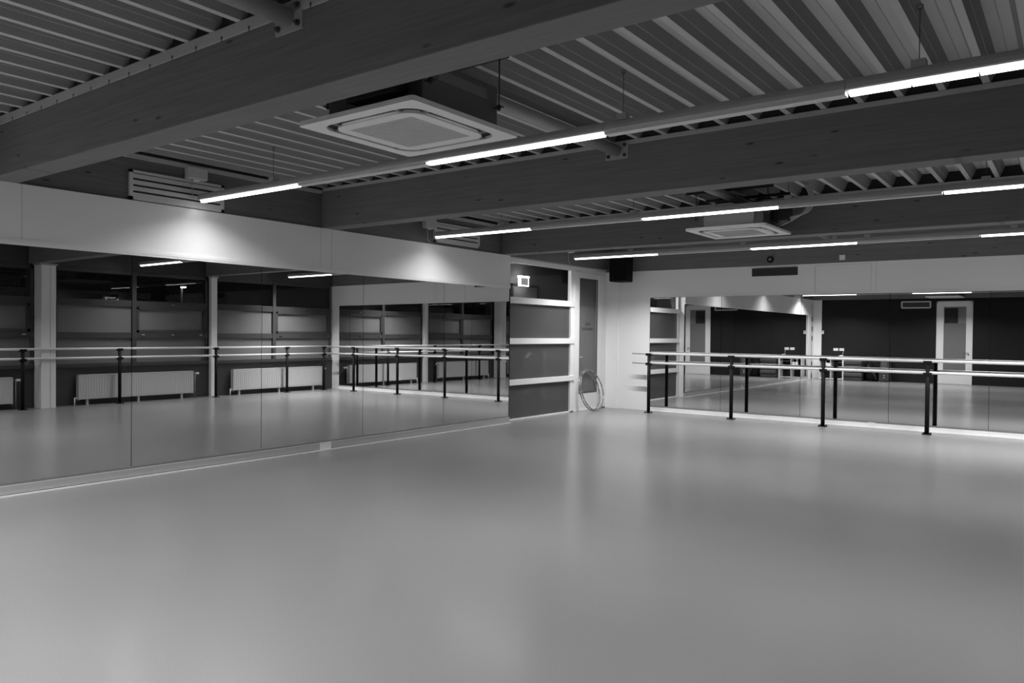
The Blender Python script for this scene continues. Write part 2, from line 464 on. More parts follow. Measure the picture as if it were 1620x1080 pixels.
hg = MB().cyl((XG+0.004, 12.212, 1.94), (XG+0.004, 12.212, 2.02), 0.010); hg.build('hinge', M['chrome'], d1)
def text_mesh(s, size, name, mat, parent, loc, rot):
    cu = bpy.data.curves.new(name, 'FONT'); cu.body = s; cu.size = size; cu.align_x = 'CENTER'; cu.align_y = 'CENTER'; cu.extrude = 0.0006
    o = bpy.data.objects.new(name, cu); COL.objects.link(o); o.location = loc; o.rotation_euler = rot; o.data.materials.append(mat)
    bpy.context.view_layer.update()
    me = bpy.data.meshes.new_from_object(o.evaluated_get(bpy.context.evaluated_depsgraph_get()))
    me.name = name
    n = bpy.data.objects.new(name, me); COL.objects.link(n); n.location = loc; n.rotation_euler = rot
    if parent is not None: n.parent = parent
    bpy.data.objects.remove(o); bpy.data.curves.remove(cu)
    return n
text_mesh('GEEN', 0.078, 'lettering', M['letter'], d1, (XG-0.028, 12.58, 1.630), (PI/2, 0, PI/2))
text_mesh('DOORGANG', 0.072, 'lettering', M['letter'], d1, (XG-0.028, 12.58, 1.535), (PI/2, 0, PI/2))

# corridor behind the partition
b = MB()
b.box(-9.12, -9.0, 8.0, 16.5, 0, 3.0)
b.box(-9.12, XG-0.6, 16.5, 16.6, 0, 3.0)
b.box(-9.12, XG-0.1, 7.9, 8.0, 0, 3.0)
b.box(XG-0.12, XG-0.05, 13.23, 16.5, 0, 3.0)
b.box(XG-0.12, XG-0.08, 8.0, 9.74, 0, 3.0)
struct(b.build('wall_corridor', M['corridor']))
struct(box(-9.12, XG-0.07, 8.0, 16.5, 2.84, 2.95).build('ceiling_corridor', M['corridor']))
struct(box(-9.12, XG-0.1, 8.0, 16.5, -0.1, 0).build('floor_corridor', M['grey']))
d3 = struct(MB().box(-9.0, -8.965, 12.055, 12.10, 0, 2.42).box(-9.0, -8.965, 12.94, 12.985, 0, 2.42).box(-9.0, -8.965, 12.055, 12.985, 2.38, 2.42).build('door_3', M['dark']))
box(-9.0, -8.985, 12.10, 12.94, 0.005, 2.38).build('door_leaf', M['grey'], d3)
t = thing('exit_sign', 'small lit box sign above the corridor door, seen through the top pane', 'exit sign', (-8.84, 12.30, 2.39))
box(-0.05, 0.0, -0.135, 0.125, 0.0, 0.155).build('sign_face', M['exitface'], t)
MB().box(-0.05, 0.006, -0.145, -0.134, -0.01, 0.165).box(-0.05, 0.006, 0.124, 0.135, -0.01, 0.165).box(-0.05, 0.006, -0.145, 0.135, -0.012, 0.0).build('frame', M['exit'], t)
box(-0.06, 0.012, -0.16, 0.15, 0.155, 0.185).build('lamp_bar', M['exit'], t)
b = MB()
for i in range(8): b.box(0.001, 0.004, -0.12+i*0.033, -0.108+i*0.033, 0.012, 0.14)
b.build('sign_grid', M['grey'], t)
box(-0.16, -0.05, 0.10, 0.24, 0.13, 0.19).build('bracket', M['dark'], t)
# shoes on a rack behind the frosted panes
def shoe_mesh(flip):
    m = MB(); s = -1 if flip else 1
    m.prism([(s*-0.12, 0), (s*0.13, 0), (s*0.14, 0.03), (s*0.06, 0.06), (s*0.0, 0.105), (s*-0.02, 0.12), (s*-0.11, 0.12), (s*-0.12, 0.07)], 'x', -0.04, 0.04)
    return m
for z, rn in ((0.05, 'bottom'), (0.21, 'second'), (0.36, 'third'), (0.70, 'fourth'), (0.84, 'fifth'), (0.98, 'top')):
    sh = thing('wire_shelf', 'dark wire shelf behind the frosted panes, %s of six in the corridor' % rn, 'shelf', (-7.86, 11.15, z), 'wire shelves behind the frosted panes')
    for x in (0.0, 0.07): box(x, x+0.012, -0.75, 0.75, -0.010, -0.0005).build('front_rod' if x else 'rear_rod', M['dark'], sh)
    for y in (-0.76, 0.75): box(-0.10, 0.09, y, y+0.010, -0.012, -0.0005).build('bracket', M['dark'], sh)
pa, pb = shoe_mesh(False), shoe_mesh(True)
sa = sb = None
rows = [(0.05, 'bottom'), (0.21, 'second'), (0.36, 'third'), (0.70, 'fourth'), (0.84, 'fifth'), (0.98, 'top')]
for z, rn in rows:
    for y, side, fl in ((10.62, 'left', False), (11.05, 'middle', True), (11.66, 'right', False)):
        if rn == 'top' and side == 'left': continue
        src = sb if fl else sa
        if src is None:
            src = (pb if fl else pa).build('shoe', M['paint'])
            if fl: sb = src
            else: sa = src
            o = src
        else:
            o = src.copy(); COL.objects.link(o)
        o.location = (-7.82, y, z)
        tag(o, 'pale shoe behind frosted glass, %s of the %s wire shelf' % (side, rn), 'shoe', 'shoes behind the frosted glass')

# ------------------------------------------------------------------ window wall
def window_bay(n, y0, y1, ym):
    b = MB(); x0, x1 = XC-0.015, XC+0.07
    b.box(x0, x1, y0, y0+0.05, 0.74, ZB-0.02); b.box(x0, x1, y1-0.05, y1, 0.74, ZB-0.02)
    b.box(x0-0.02, x1, ym-0.045, ym+0.045, 0.74, ZB-0.02)
    b.box(x0-0.01, x1, y0, y1, 1.945, 2.075); b.box(x0-0.01, x1, y0, y1, 1.30, 1.42)
    b.box(x0, x1, y0, y1, ZB-0.09, ZB-0.02); b.box(x0-0.05, x1, y0, y1, 0.735, 0.805)
    w = struct(b.build('window_%d' % n, M['anthracite'], bevel=0.003))
    for (a, c) in ((y0+0.05, ym-0.045), (ym+0.045, y1-0.05)):
        box(XC+0.02, XC+0.026, a, c, 2.075, ZB-0.09).build('clear_pane', M['glass'], w)
        box(XC+0.02, XC+0.026, a, c, 1.42, 1.945).build('screen_pane', M['blind'], w)
        box(XC+0.02, XC+0.026, a, c, 0.805, 1.30).build('screen_pane', M['blind'], w)
    a, c = ym+0.05, y1-0.06
    s = MB(); xs = XC-0.03
    s.box(xs, XC+0.02, a, c, 1.42, 1.475); s.box(xs, XC+0.02, a, c, 1.895, 1.95)
    s.box(xs, XC+0.02, a, a+0.055, 1.42, 1.95); s.box(xs, XC+0.02, c-0.055, c, 1.42, 1.95)
    s.build('opening_sash', M['anthracite'], w, bevel=0.003)
    for k in (0.08, 0.5, 0.92):
        y = a+(c-a)*k
        box(XC-0.05, XC-0.025, y-0.035, y+0.035, 1.36, 1.385).build('latch', M['chrome'], w)
    box(XC-0.05, XC-0.025, (a+c)/2-0.045, (a+c)/2+0.045, 2.0, 2.02).build('latch', M['chrome'], w)
window_bay(2, 9.84, 13.2, 11.45)
window_bay(3, 6.50, 9.69, 8.03)
window_bay(4, 3.0, 6.14, 4.6)
window_bay(5, -0.5, 2.66, 1.1)
# columns
def column(y0, y1, depth, label, cap=True):
    t = thing('steel_column', label, 'column', (XC, y0, 0))
    w = y1-y0
    box(-depth, -0.02, 0, w, 0, ZB-0.02).build('casing', M['white'], t, bevel=0.003)
    if cap: box(-depth-0.01, -0.02, -0.02, w+0.03, ZB-0.035, ZB-0.002).build('cap_plate', M['steel'], t)
    if w > 0.2:
        box(-depth-0.002, -depth+0.001, w*0.60, w*0.62, 0, ZB-0.03).build('casing_joint', M['grey'], t)
column(6.15, 6.40, 0.33, 'wide white column beside the windows, under the second beam')
column(9.72, 9.86, 0.12, 'slim white column between the windows, under the third beam')
column(2.55, 2.80, 0.30, 'wide white column beside the windows, under the nearest beam')
# radiators
def radiator(y0, y1, label, valve=True):
    t = thing('radiator', label, 'radiator', (XC-0.11, y0, 0), 'radiators under the windows')
    L = y1-y0
    m = MB(); m.box(-0.05, 0.05, 0.012, L-0.012, 0.11, 0.575); m.build('panel', M['radiator'], t, bevel=0.006)
    r = MB(); n = int(L/0.05)
    for i in range(n): y = 0.03+(L-0.06)*(i+0.5)/n; r.box(-0.056, -0.049, y-0.013, y+0.013, 0.14, 0.55)
    r.build('rib', M['radiator'], t)['kind'] = 'stuff'
    MB().box(-0.055, 0.055, 0, L, 0.57, 0.59).build('top_grille', M['radiator'], t, bevel=0.004)
    MB().box(-0.055, 0.055, 0, 0.014, 0.10, 0.585).build('side_cover', M['radiator'], t)
    MB().box(-0.055, 0.055, L-0.014, L, 0.10, 0.585).build('side_cover', M['radiator'], t)
    for y in (0.18, L/2, L-0.25): MB().box(-0.02, 0.02, y-0.02, y+0.02, 0, 0.11).build('foot', M['radiator'], t)
    v = MB().cyl((0, L, 0.53), (0, L+0.07, 0.53), 0.012).cyl((-0.01, L+0.06, 0.53), (-0.01, L+0.06, 0), 0.009)
    v.build('pipe', M['chrome'], t)
    MB().cyl((0, L+0.07, 0.53), (0, L+0.15, 0.53), 0.026, 14, 0.022).build('valve_knob', M['plastic'], t)
    MB().cyl((-0.02, 0, 0.14), (-0.02, -0.07, 0.14), 0.012).cyl((-0.02, -0.06, 0.14), (-0.02, -0.06, 0), 0.012).build('return_pipe', M['plastic'], t)
radiator(6.88, 9.27, 'long white panel radiator under the window between the two white columns')
radiator(10.25, 12.80, 'long white panel radiator under the window nearest the far mirrors')
radiator(3.25, 5.745, 'long white panel radiator on the near side of the wide column under the second beam')
radiator(-0.2, 2.2, 'long white panel radiator beside the camera, nearest the black wall')

# ------------------------------------------------------------------ ballet barres
def post(mb_parent, x, y, H=1.12, along='x'):
    p = MB(); p.cyl((x, y, 0.008), (x, y, H-0.02), 0.031, 20)
    po = p.build('post', M['barre_black'], mb_parent)
    a = 0.056
    for z in (H-0.052, H-0.227):
        c = MB()
        if along == 'x': c.box(x-a, x+a, y-0.034, y+0.034, z-0.014, z+0.034)
        else: c.box(x-0.034, x+0.034, y-a, y+a, z-0.014, z+0.034)
        c.build('rail_clamp', M['barre_black'], po)
    f = MB(); f.box(x-0.06, x+0.06, y-0.06, y+0.06, 0, 0.008)
    for sx in (-1, 1):
        for sy in (-1, 1): f.cyl((x+sx*0.044, y+sy*0.044, 0.008), (x+sx*0.044, y+sy*0.044, 0.028), 0.009, 8)
    f.build('base_plate', M['barre_black'], po)
YP = 12.88
t = thing('ballet_barre', 'double white ballet barre on black posts in front of the far mirrors', 'ballet barre', (0, YP, 0), 'ballet barres')
for x in (-6.40, -4.83, -3.31, -1.82, -0.30): post(t, x, 0)
for z in (1.098, 0.923):
    MB().cyl((-6.74, 0, z), (0.55, 0, z), 0.0225, 20).build('rail', M['barre_rail'], t)
XPC = 0.61
t = thing('ballet_barre', 'double white ballet barre on black posts along the window wall, seen in the left mirrors', 'ballet barre', (XPC, 0, 0), 'ballet barres')
for y in (12.70, 11.58, 9.69, 7.575, 5.832, 4.1, 2.4, 0.7): post(t, 0, y, along='y')
for z in (1.098, 0.923):
    MB().cyl((0, 0.3, z), (0, 13.1, z), 0.0225, 20).build('rail', M['barre_rail'], t)

# ------------------------------------------------------------------ lamp rows
LZ = 2.745
def lamp_row(y, bounds, label, spot=1.0, power=(1.0, 1.0, 1.0)):
    t = thing('linear_ceiling_lamp', label, 'ceiling lamp', (0, y, LZ), 'suspended lamp rows')
    prof = [(-0.046, 0.032), (-0.052, 0.040), (-0.050, 0.062), (-0.040, 0.082), (-0.022, 0.097), (0, 0.101),
            (0.022, 0.097), (0.040, 0.082), (0.050, 0.062), (0.052, 0.040), (0.046, 0.032)]
    for i in range(len(bounds)-1):
        x0, x1 = bounds[i]+0.0015, bounds[i+1]-0.0015
        MB().prism(prof, 'x', x0, x1).build('housing', M['housing'], t)
        if i % 2 == 0:
            d = MB(); n = 5; L = (x1-x0-0.02)/n
            for k in range(n):
                a = x0+0.01+k*L
                d.prism([(-0.019, 0.010), (0.019, 0.010), (0.026, 0.034), (-0.026, 0.034)], 'x', a+0.005, a+L-0.005)
            d.build('louvre', M['lamp'], t)
            la = bpy.data.lights.new('tube_light', 'AREA'); la.shape = 'RECTANGLE'; cut = 0.24 if i == 0 else 0.0; la.size = x1-x0-0.06-cut; la.size_y = 0.03
            la.energy = LAMP_W*power[i//2]; la.spread = math.radians((LAMP_SPREAD if i == 0 else 122) if 3 < y < 9 else ((138 if i == 0 else 122) if y > 9 else LAMP_SPREAD))
            lo = bpy.data.objects.new('tube_light', la); COL.objects.link(lo); lo.parent = t
            lo.location = ((x0+x1+cut)/2, 0, 0.006)
        else:
            MB().box(x0, x1, -0.036, 0.036, 0.012, 0.033).build('blank_cover', M['diffuser_off'], t)
    for x in (-6.10, -4.17, -2.41, -0.69):
        MB().box(x-0.035, x+0.035, -0.03, 0.03, 0.095, 0.135).build('hanger_clip', M['steel'], t)
        w = MB(); w.cyl((x, 0, 0.13), (x, 0, ZD-LZ-0.02), 0.0025, 6)
        ring = [(x+0.014*math.cos(a), 0, ZD-LZ-0.014+0.014*math.sin(a)) for a in [2*PI*k/12 for k in range(12)]]
        w.tube(ring, 0.0025, 6, closed=True)
        w.build('hanger_wire', M['bolt'], t)
    # light spilling from the open end of the first tube onto the wall next to it
    for (dx, e, tilt) in ((0.0, 0.16, 4), (0.10, 0.16, 18), (0.26, 0.10, 34)):
        sp = bpy.data.lights.new('tube_end_light', 'SPOT'); sp.energy = e*spot; sp.spot_size = math.radians(110); sp.spot_blend = 0.7
        sp.shadow_soft_size = 0.02
        so = bpy.data.objects.new('tube_end_light', sp); COL.objects.link(so); so.parent = t
        so.location = (bounds[0]+dx, -0.03, 0.004); so.rotation_euler = (0, math.radians(tilt), 0)
    return t
LAMP_W = 29.0
LAMP_SPREAD = 142
lamp_row(4.43, [-7.30, -5.695, -4.12, -2.53, -1.04, 0.50], 'suspended row of tube lamps nearest the camera, passing the first air conditioner', 1.0, (0.72, 0.95, 0.85))
lamp_row(7.94, [-7.245, -5.608, -4.046, -2.498, -1.028, 0.50], 'suspended row of tube lamps between the second and third beams', 0.8, (0.72, 0.95, 0.85))
lamp_row(11.54, [-7.21, -5.59, -4.05, -2.53, -1.06, 0.50], 'suspended row of tube lamps farthest from the camera, before the far wall', 1.0, (2.1, 1.85, 3.2))
lamp_row(0.92, [-7.27, -5.62, -4.07, -2.52, -1.04, 0.50], 'suspended row of tube lamps over the camera, seen only in the far mirrors', 2.2, (3.1, 2.4, 1.2))

# ------------------------------------------------------------------ air conditioners
def rounded(hx, hy, r, n=6, cx=0.0, cy=0.0):
    pts = []
    for (sx, sy, a0) in ((1, 1, 0), (-1, 1, PI/2), (-1, -1, PI), (1, -1, 1.5*PI)):
        for k in range(n+1):
            a = a0+PI/2*k/n; pts.append((cx+sx*(hx-r)+r*math.cos(a), cy+sy*(hy-r)+r*math.sin(a)))
    return pts
def ring_strip(mb, outer, inner, z0, z1):
    k = len(mb.v); n = len(outer)
    for (pl_, z) in ((outer, z0), (inner, z0), (outer, z1), (inner, z1)):
        for p in pl_: mb.v.append((p[0], p[1], z))
    for i in range(n):
        j = (i+1) % n
        for q in ((i, j, n+j, n+i), (2*n+i, 2*n+j, 3*n+j, 3*n+i), (i, j, 2*n+j, 2*n+i), (n+i, n+j, 3*n+j, 3*n+i)):
            mb.f.append(tuple(k+a for a in q)); mb.sm.append(False)
def cassette(loc, label, hose=False):
    t = thing('air_conditioner', label, 'air conditioner', loc, 'ceiling cassette air conditioners')
    # loc = centre of the panel underside; panel 0.96 square
    h = 0.478
    sq = [(h, 0)]
    p = MB(); ring_strip(p, rounded(h, h, 0.025), rounded(0.394, 0.394, 0.12), 0.006, 0.034); p.build('panel_frame', M['plastic'], t)
    g = MB(); ring_strip(g, rounded(0.395, 0.395, 0.12), rounded(0.335, 0.335, 0.12), 0.024, 0.034); g.build('air_slot', M['dark'], t)
    c = MB(); ring_strip(c, rounded(0.343, 0.343, 0.11), rounded(0.262, 0.262, 0.01), 0.0, 0.02); c.build('centre_panel', M['plastic'], t)
    gr = MB(); gr.box(-0.263, 0.263, -0.263, 0.263, 0.004, 0.02)
    for k in range(26):
        y = -0.25+k*0.02; gr.box(-0.26, 0.26, y-0.003, y+0.003, 0.001, 0.004)
    gr.build('intake_grille', M['grille'], t)
    for k in range(4):
        f = MB(); f.prism([(-0.24, 0.345), (0.24, 0.345), (0.20, 0.356), (0.0, 0.364), (-0.20, 0.356)], 'z', 0.009, 0.016)
        fo = f.build('air_flap', M['plastic'], t); fo.rotation_euler = (0, 0, k*PI/2)
        for x_ in (-0.275, 0.245):
            do = box(x_, x_+0.03, 0.342, 0.390, 0.008, 0.02).build('flap_pivot', M['grey'], t); do.rotation_euler = (0, 0, k*PI/2)
    MB().box(-0.375, 0.405, -0.33, 0.35, 0.036, 0.30).build('body', M['galv'], t, bevel=0.006)
    MB().box(0.404, 0.408, -0.20, 0.24, 0.20, 0.26).build('type_plate', M['grey'], t)
    if hose: MB().box(-0.30, 0.30, -0.345, -0.329, 0.05, 0.20).build('front_cover', M['trim'], t)
    else: MB().box(-0.12, 0.30, -0.42, -0.33, 0.10, 0.28).build('valve_box', M['dark'], t, bevel=0.01)
    for (x, y) in ((0.44, 0.32), (0.44, -0.30), (-0.42, 0.32), (-0.42, -0.30)):
        r = MB(); r.cyl((x, y, 0.14), (x, y, ZD-loc[2]), 0.005, 8); r.box(x-0.03, x+0.03, y-0.012, y+0.012, 0.158, 0.166)
        r.cyl((x, y, 0.166), (x, y, 0.178), 0.012, 6); r.cyl((x, y, 0.146), (x, y, 0.158), 0.012, 6)
        r.build('threaded_rod', M['bolt'], t)
    for y in (0.32, -0.30):
        MB().box(-0.55, 0.50, y-0.020, y+0.020, ZD-loc[2]-0.032, ZD-loc[2]-0.002).build('hanging_rail', M['dark'], t)
    if hose:
        for q in range(3):
            o_ = q*0.022
            pts = [(0.35, 0.1-o_, 0.05+o_), (0.55, 0.05-o_, 0.09+o_), (0.75+o_, 0.0, 0.19), (0.82+o_, 0.0, 0.32), (0.80+o_, 0.0, 0.42), (0.76+o_, 0.0, ZD-loc[2])]
            sm = []
            for i in range(len(pts)-1):
                p0 = Vector(pts[max(i-1, 0)]); p1 = Vector(pts[i]); p2 = Vector(pts[i+1]); p3 = Vector(pts[min(i+2, len(pts)-1)])
                for k in range(6):
                    u = k/6
                    sm.append(tuple(0.5*((2*p1)+(p2-p0)*u+(2*p0-5*p1+4*p2-p3)*u*u+(3*p1-p0-3*p2+p3)*u**3)))
            sm.append(pts[-1])
            MB().tube(sm, 0.011, 8).build('hose', M['steel'], t)
        MB().box(0.42, 0.60, -0.10, 0.10, 0.10, 0.26).build('pump_box', M['dark'], t, bevel=0.01)
    else:
        MB().tube([(-0.10, -0.35, 0.24), (-0.10, -0.48, 0.26), (-0.25, -0.50, 0.30), (-0.4, -0.50, 0.40), (-0.4, -0.5, ZD-loc[2])], 0.014, 8).build('hose', M['steel'], t)
    return t
cassette((-3.342, 3.425, 2.676), 'square ceiling air conditioner nearest the camera, hanging behind the nearest beam')
cassette((-3.31, 9.0, 2.676), 'smaller looking ceiling air conditioner far back, behind the second beam', hose=True)
cassette((-3.35, -0.25, 2.676), 'ceiling air conditioner over the black wall, seen only in the far mirrors')

# ------------------------------------------------------------------ brace tubes between the beams
def brace(y0, y1, label, x=-3.352, z=3.085):
    t = thing('brace_tube', label, 'steel tube', (x, y0, z), 'steel brace tubes between beams')
    L = y1-y0
    MB().cyl((0, 0.012, 0), (0, L-0.012, 0), 0.050, 24).build('tube', M['steel'], t)
    for (a, c, s) in ((0, 0.012, 1), (L-0.012, L, -1)):
        p = MB().box(-0.11, 0.11, a, c, -0.075, 0.075).build('end_plate', M['steel'], t)
        for sx in (-1, 1):
            for sz in (-1, 1):
                yy = c if s > 0 else a
                q = MB()
                q.cyl((sx*0.082, yy, sz*0.045), (sx*0.082, yy+s*0.012, sz*0.045), 0.017, 6).cyl((sx*0.082, yy+s*0.012, sz*0.045), (sx*0.082, yy+s*0.024, sz*0.045), 0.009, 8)
                q.build('bolt', M['bolt'], p)
brace(BEAMS[0][1], BEAMS[1][0], 'round steel tube bolted to the near face of the nearest beam, top left')
brace(BEAMS[1][1], BEAMS[2][0], 'round steel tube bolted to the second beam, behind the first air conditioner')
brace(BEAMS[2][1], BEAMS[3][0], 'round steel tube between the second and third beams, above the rear air conditioner')
brace(BEAMS[3][1], YB, 'round steel tube between the third beam and the far wall')

# ------------------------------------------------------------------ vents and boxes on the left wall
def wall_vent(y0, z0, label):
    t = thing('wall_vent', label, 'air vent', (XA-0.03, y0, z0), 'air vents above the left mirrors')
    W, H = 1.015, 0.285
    MB().box(0, 0.03, 0, W, 0, 0.03).box(0, 0.03, 0, W, H-0.025, H).box(0, 0.03, 0, 0.035, 0, H).box(0, 0.03, W-0.035, W, 0, H).build('frame', M['steel_light'], t)
    box(0, 0.006, 0.03, W-0.03, 0.02, H-0.02).build('backing', M['dark'], t)
    for k in range(4):
        z = 0.028+k*0.061
        MB().box(0.004, 0.026, 0.034, W-0.034, z, z+0.041).build('slat', M['steel_light'], t)
wall_vent(3.72, 2.70, 'slatted white vent above the left mirrors between the nearest and second beams')
wall_vent(8.06, 2.73, 'slatted white vent above the left mirrors between the second and third beams')
wall_vent(0.5, 2.70, 'slatted white vent above the left mirrors before the nearest beam, out of view')
def sensor(y, z, label):
    t = thing('junction_box', label, 'junction box', (XA-0.03, y, z), 'boxes above the vents')
    box(0, 0.09, -0.11, 0.11, 0, 0.13).build('casing', M['steel_light'], t, bevel=0.015)
    MB().cyl((0.05, 0, 0.0), (0.05, 0, -0.012), 0.03).build('cap', M['plastic'], t)
    MB().tube([(0.05, -0.05, 0.0), (0.06, -0.052, -0.08), (0.06, -0.05, -0.16), (0.06, 0.0, -0.20)], 0.004, 6).build('cable', M['trim'], t)
sensor(4.40, 2.99, 'small pale box with thin cable above the first vent')
sensor(7.93, 2.90, 'small pale box with thin cable above the second vent')
sensor(11.6, 2.90, 'small pale box with curled cable above the glazed partition')

# ------------------------------------------------------------------ things on the far wall
t = thing('loudspeaker', 'black loudspeaker hanging in the far left corner', 'loudspeaker', (-7.02, 12.93, 2.44))
MB().prism([(-0.19, -0.16), (0.19, -0.16), (0.15, 0.17), (-0.15, 0.17)], 'z', 0, 0.50).build('cabinet', M['speaker'], t, bevel=0.025, seg=3)
MB().box(-0.17, 0.17, -0.172, -0.162, 0.03, 0.47).build('grille', M['speaker'], t, bevel=0.01)
MB().box(-0.03, 0.03, 0.16, 0.33, 0.20, 0.30).build('bracket', M['speaker'], t)
t = thing('wall_grille', 'dark slatted ventilation grille above the far mirrors', 'air vent', (-4.63, YB, 2.482))
box(0, 0.78, -0.006, 0, 0, 0.138).build('backing', M['anthracite'], t)
b = MB()
for k in range(39): b.box(0.01+k*0.02, 0.018+k*0.02, -0.014, -0.006, 0.006, 0.132)
b.box(0, 0.78, -0.016, -0.006, 0, 0.006); b.box(0, 0.78, -0.016, -0.006, 0.132, 0.138)
b.build('fin', M['anthracite'], t)['kind'] = 'stuff'
t = thing('wall_socket', 'small white square socket on the timber above the far mirrors', 'socket', (-3.14, YB, 2.70))
box(-0.045, 0.045, -0.02, 0, 0, 0.085).build('plate', M['paint'], t, bevel=0.004)
box(-0.026, 0.026, -0.026, -0.02, 0.018, 0.066).build('insert', M['plastic'], t)
t = thing('smoke_detector', 'round black alarm sounder on the timber above the far grille', 'alarm sounder', (-4.31, YB, 2.765))
MB().cyl((0, 0, 0), (0, -0.03, 0), 0.055, 24).build('base', M['speaker'], t)
MB().cyl((0, -0.03, 0), (0, -0.04, 0), 0.026, 20).build('centre', M['grey'], t)

# ------------------------------------------------------------------ hoops leaning on the door
def hoop(y, r, lean, rz, label, x=XG+0.26):
    t = thing('hula_hoop', label, 'hoop', (x, y, 0), 'hoops leaning by the door', rz)
    pts = [(0, r*math.cos(a), 0.011+r+r*math.sin(a)) for a in [2*PI*k/64 for k in range(64)]]
    c, s = math.cos(lean), math.sin(lean)
    pts = [(p[0]*c-p[2]*s, p[1], p[0]*s+p[2]*c+0.003) for p in pts]
    MB().tube(pts, 0.0105, 10, closed=True).build('ring', M['hoop'], t)
    b = MB()
    for k in range(16):
        seg = [pts[(k*4+j) % 64] for j in range(2)]
        b.tube(seg, 0.0113, 10)
    b.build('tape_band', M['hoop_tape'], t)['kind'] = 'stuff'
hoop(12.50, 0.385, 0.26, 0.0, 'front silver taped hoop leaning on the door in the far left corner', XG+0.24)
hoop(12.46, 0.385, 0.22, 0.06, 'rear silver taped hoop leaning on the door behind the other hoop', XG+0.19)

# ------------------------------------------------------------------ back wall things (seen in the mirrors)
d2 = struct(MB().box(-3.65, -3.60, YD, YD+0.03, 0, 2.60).box(-2.71, -2.66, YD, YD+0.03, 0, 2.60).box(-3.65, -2.66, YD, YD+0.03, 2.55, 2.60)
    .box(-3.60, -3.45, YD, YD+0.02, 0.005, 2.55).box(-2.84, -2.71, YD, YD+0.02, 0.005, 2.55).box(-3.45, -2.84, YD, YD+0.02, 0.005, 0.43).box(-3.45, -2.84, YD, YD+0.02, 2.42, 2.55).build('door_2', M['paint'], bevel=0.003))
box(-3.45, -2.84, YD, YD+0.012, 0.43, 1.90).build('frosted_pane', M['blind'], d2)
box(-3.45, -2.84, YD, YD+0.012, 1.90, 2.42).build('clear_pane', M['grey'], d2)
box(-3.43, -3.06, YD+0.010, YD+0.014, 1.905, 2.38).build('pane_dark_patch', M['dark'], d2)  # added dark patch, stands in for something seen through the pane
MB().cyl((-2.765, YD+0.02, 0.985), (-2.765, YD+0.06, 0.985), 0.010).cyl((-2.765, YD+0.06, 0.985), (-2.88, YD+0.06, 0.985), 0.009).cyl((-2.765, YD+0.02, 0.93), (-2.765, YD+0.035, 0.93), 0.02).build('door_handle', M['chrome'], d2)
t = thing('wall_vent', 'white framed grey vent high on the black back wall beside the white door', 'air vent', (-4.67, YD, 2.38))
MB().box(0, 0.86, 0, 0.02, 0, 0.035).box(0, 0.86, 0, 0.02, 0.195, 0.23).box(0, 0.04, 0, 0.02, 0, 0.23).box(0.82, 0.86, 0, 0.02, 0, 0.23).build('frame', M['paint'], t)
box(0.04, 0.82, 0, 0.008, 0.03, 0.20).build('slat_panel', M['anthracite'], t)
for (x, l) in ((-6.73, 'left of the two white double sockets on the black back wall'), (-6.54, 'right of the two white double sockets on the black back wall')):
    t = thing('wall_socket', l, 'socket', (x, YD, 0.965), 'sockets on the black wall')
    box(0, 0.155, 0, 0.012, 0, 0.09).build('plate', M['paint'], t, bevel=0.003)
    for k in (0.042, 0.113): MB().cyl((k, 0.012, 0.045), (k, 0.016, 0.045), 0.026, 16).build('outlet', M['plastic'], t)
t = thing('thermostat', 'small white thermostat on the black back wall beside the white wall strip', 'thermostat', (-7.125, YD+0.03, 1.53))
box(-0.005, 0.085, 0, 0.03, 0, 0.115).build('casing', M['paint'], t, bevel=0.004)
box(0.02, 0.06, 0.03, 0.032, 0.06, 0.095).build('display', M['grey'], t)
# narrow hinged strip on the pier
t = thing('hinged_strip', 'narrow dark hinge strip on the white wall beyond the last left mirror', 'hinge strip', (XA, -0.55, 0))
box(0, 0.012, -0.03, 0.03, 0.02, 2.55).build('board', M['steel'], t)
for z in (0.02, 0.42, 1.30, 1.62, 1.95): box(0.012, 0.03, -0.02, 0.02, z, z+0.16).build('hinge', M['dark'], t)
# shelf unit
t = thing('shelf_unit', 'low white open shelf unit against the black wall beside the white wall strip', 'shelf unit', (-7.09, YD+0.035, 0))
box(0, 0.79, 0, 0.40, 0.755, 0.78).build('top_board', M['paint'], t)
box(0, 0.03, 0, 0.38, 0, 0.755).build('side_panel', M['paint'], t)
box(0.745, 0.79, 0, 0.38, 0, 0.755).build('side_panel', M['paint'], t)
box(0.36, 0.375, 0, 0.38, 0, 0.755).build('divider', M['paint'], t)
box(0.03, 0.745, 0, 0.38, 0.02, 0.04).build('shelf', M['paint'], t)
box(0.03, 0.745, 0, 0.36, 0.40, 0.425).build('shelf', M['paint'], t)
box(0.375, 0.745, 0, 0.30, 0.58, 0.590).build('shelf', M['grey'], t)
box(0.03, 0.745, 0, 0.01, 0.04, 0.755).build('back_panel', M['dark'], t)
t = thing('router', 'flat round white device on the low white shelf unit, under the sockets', 'router', (-6.42, YD+0.22, 0.781))
MB().cyl((0, 0, 0), (0, 0, 0.025), 0.085, 24, 0.075).cyl((0, 0, 0.025), (0, 0, 0.045), 0.075, 24, 0.03).build('casing', M['paint'], t)
MB().tube([(0, -0.08, 0.02), (0.0, -0.15, 0.05), (0.01, -0.19, 0.14), (0.02, -0.20, 0.20)], 0.004, 6).build('cable', M['paint'], t)
t = thing('spray_bottle', 'white spray bottle on the middle shelf of the low white shelf unit', 'bottle', (-6.90, YD+0.30, 0.426))
MB().cyl((0, 0, 0), (0, 0, 0.13), 0.045, 16, 0.042).cyl((0, 0, 0.13), (0, 0, 0.19), 0.042, 16, 0.014).build('body', M['paint'], t)
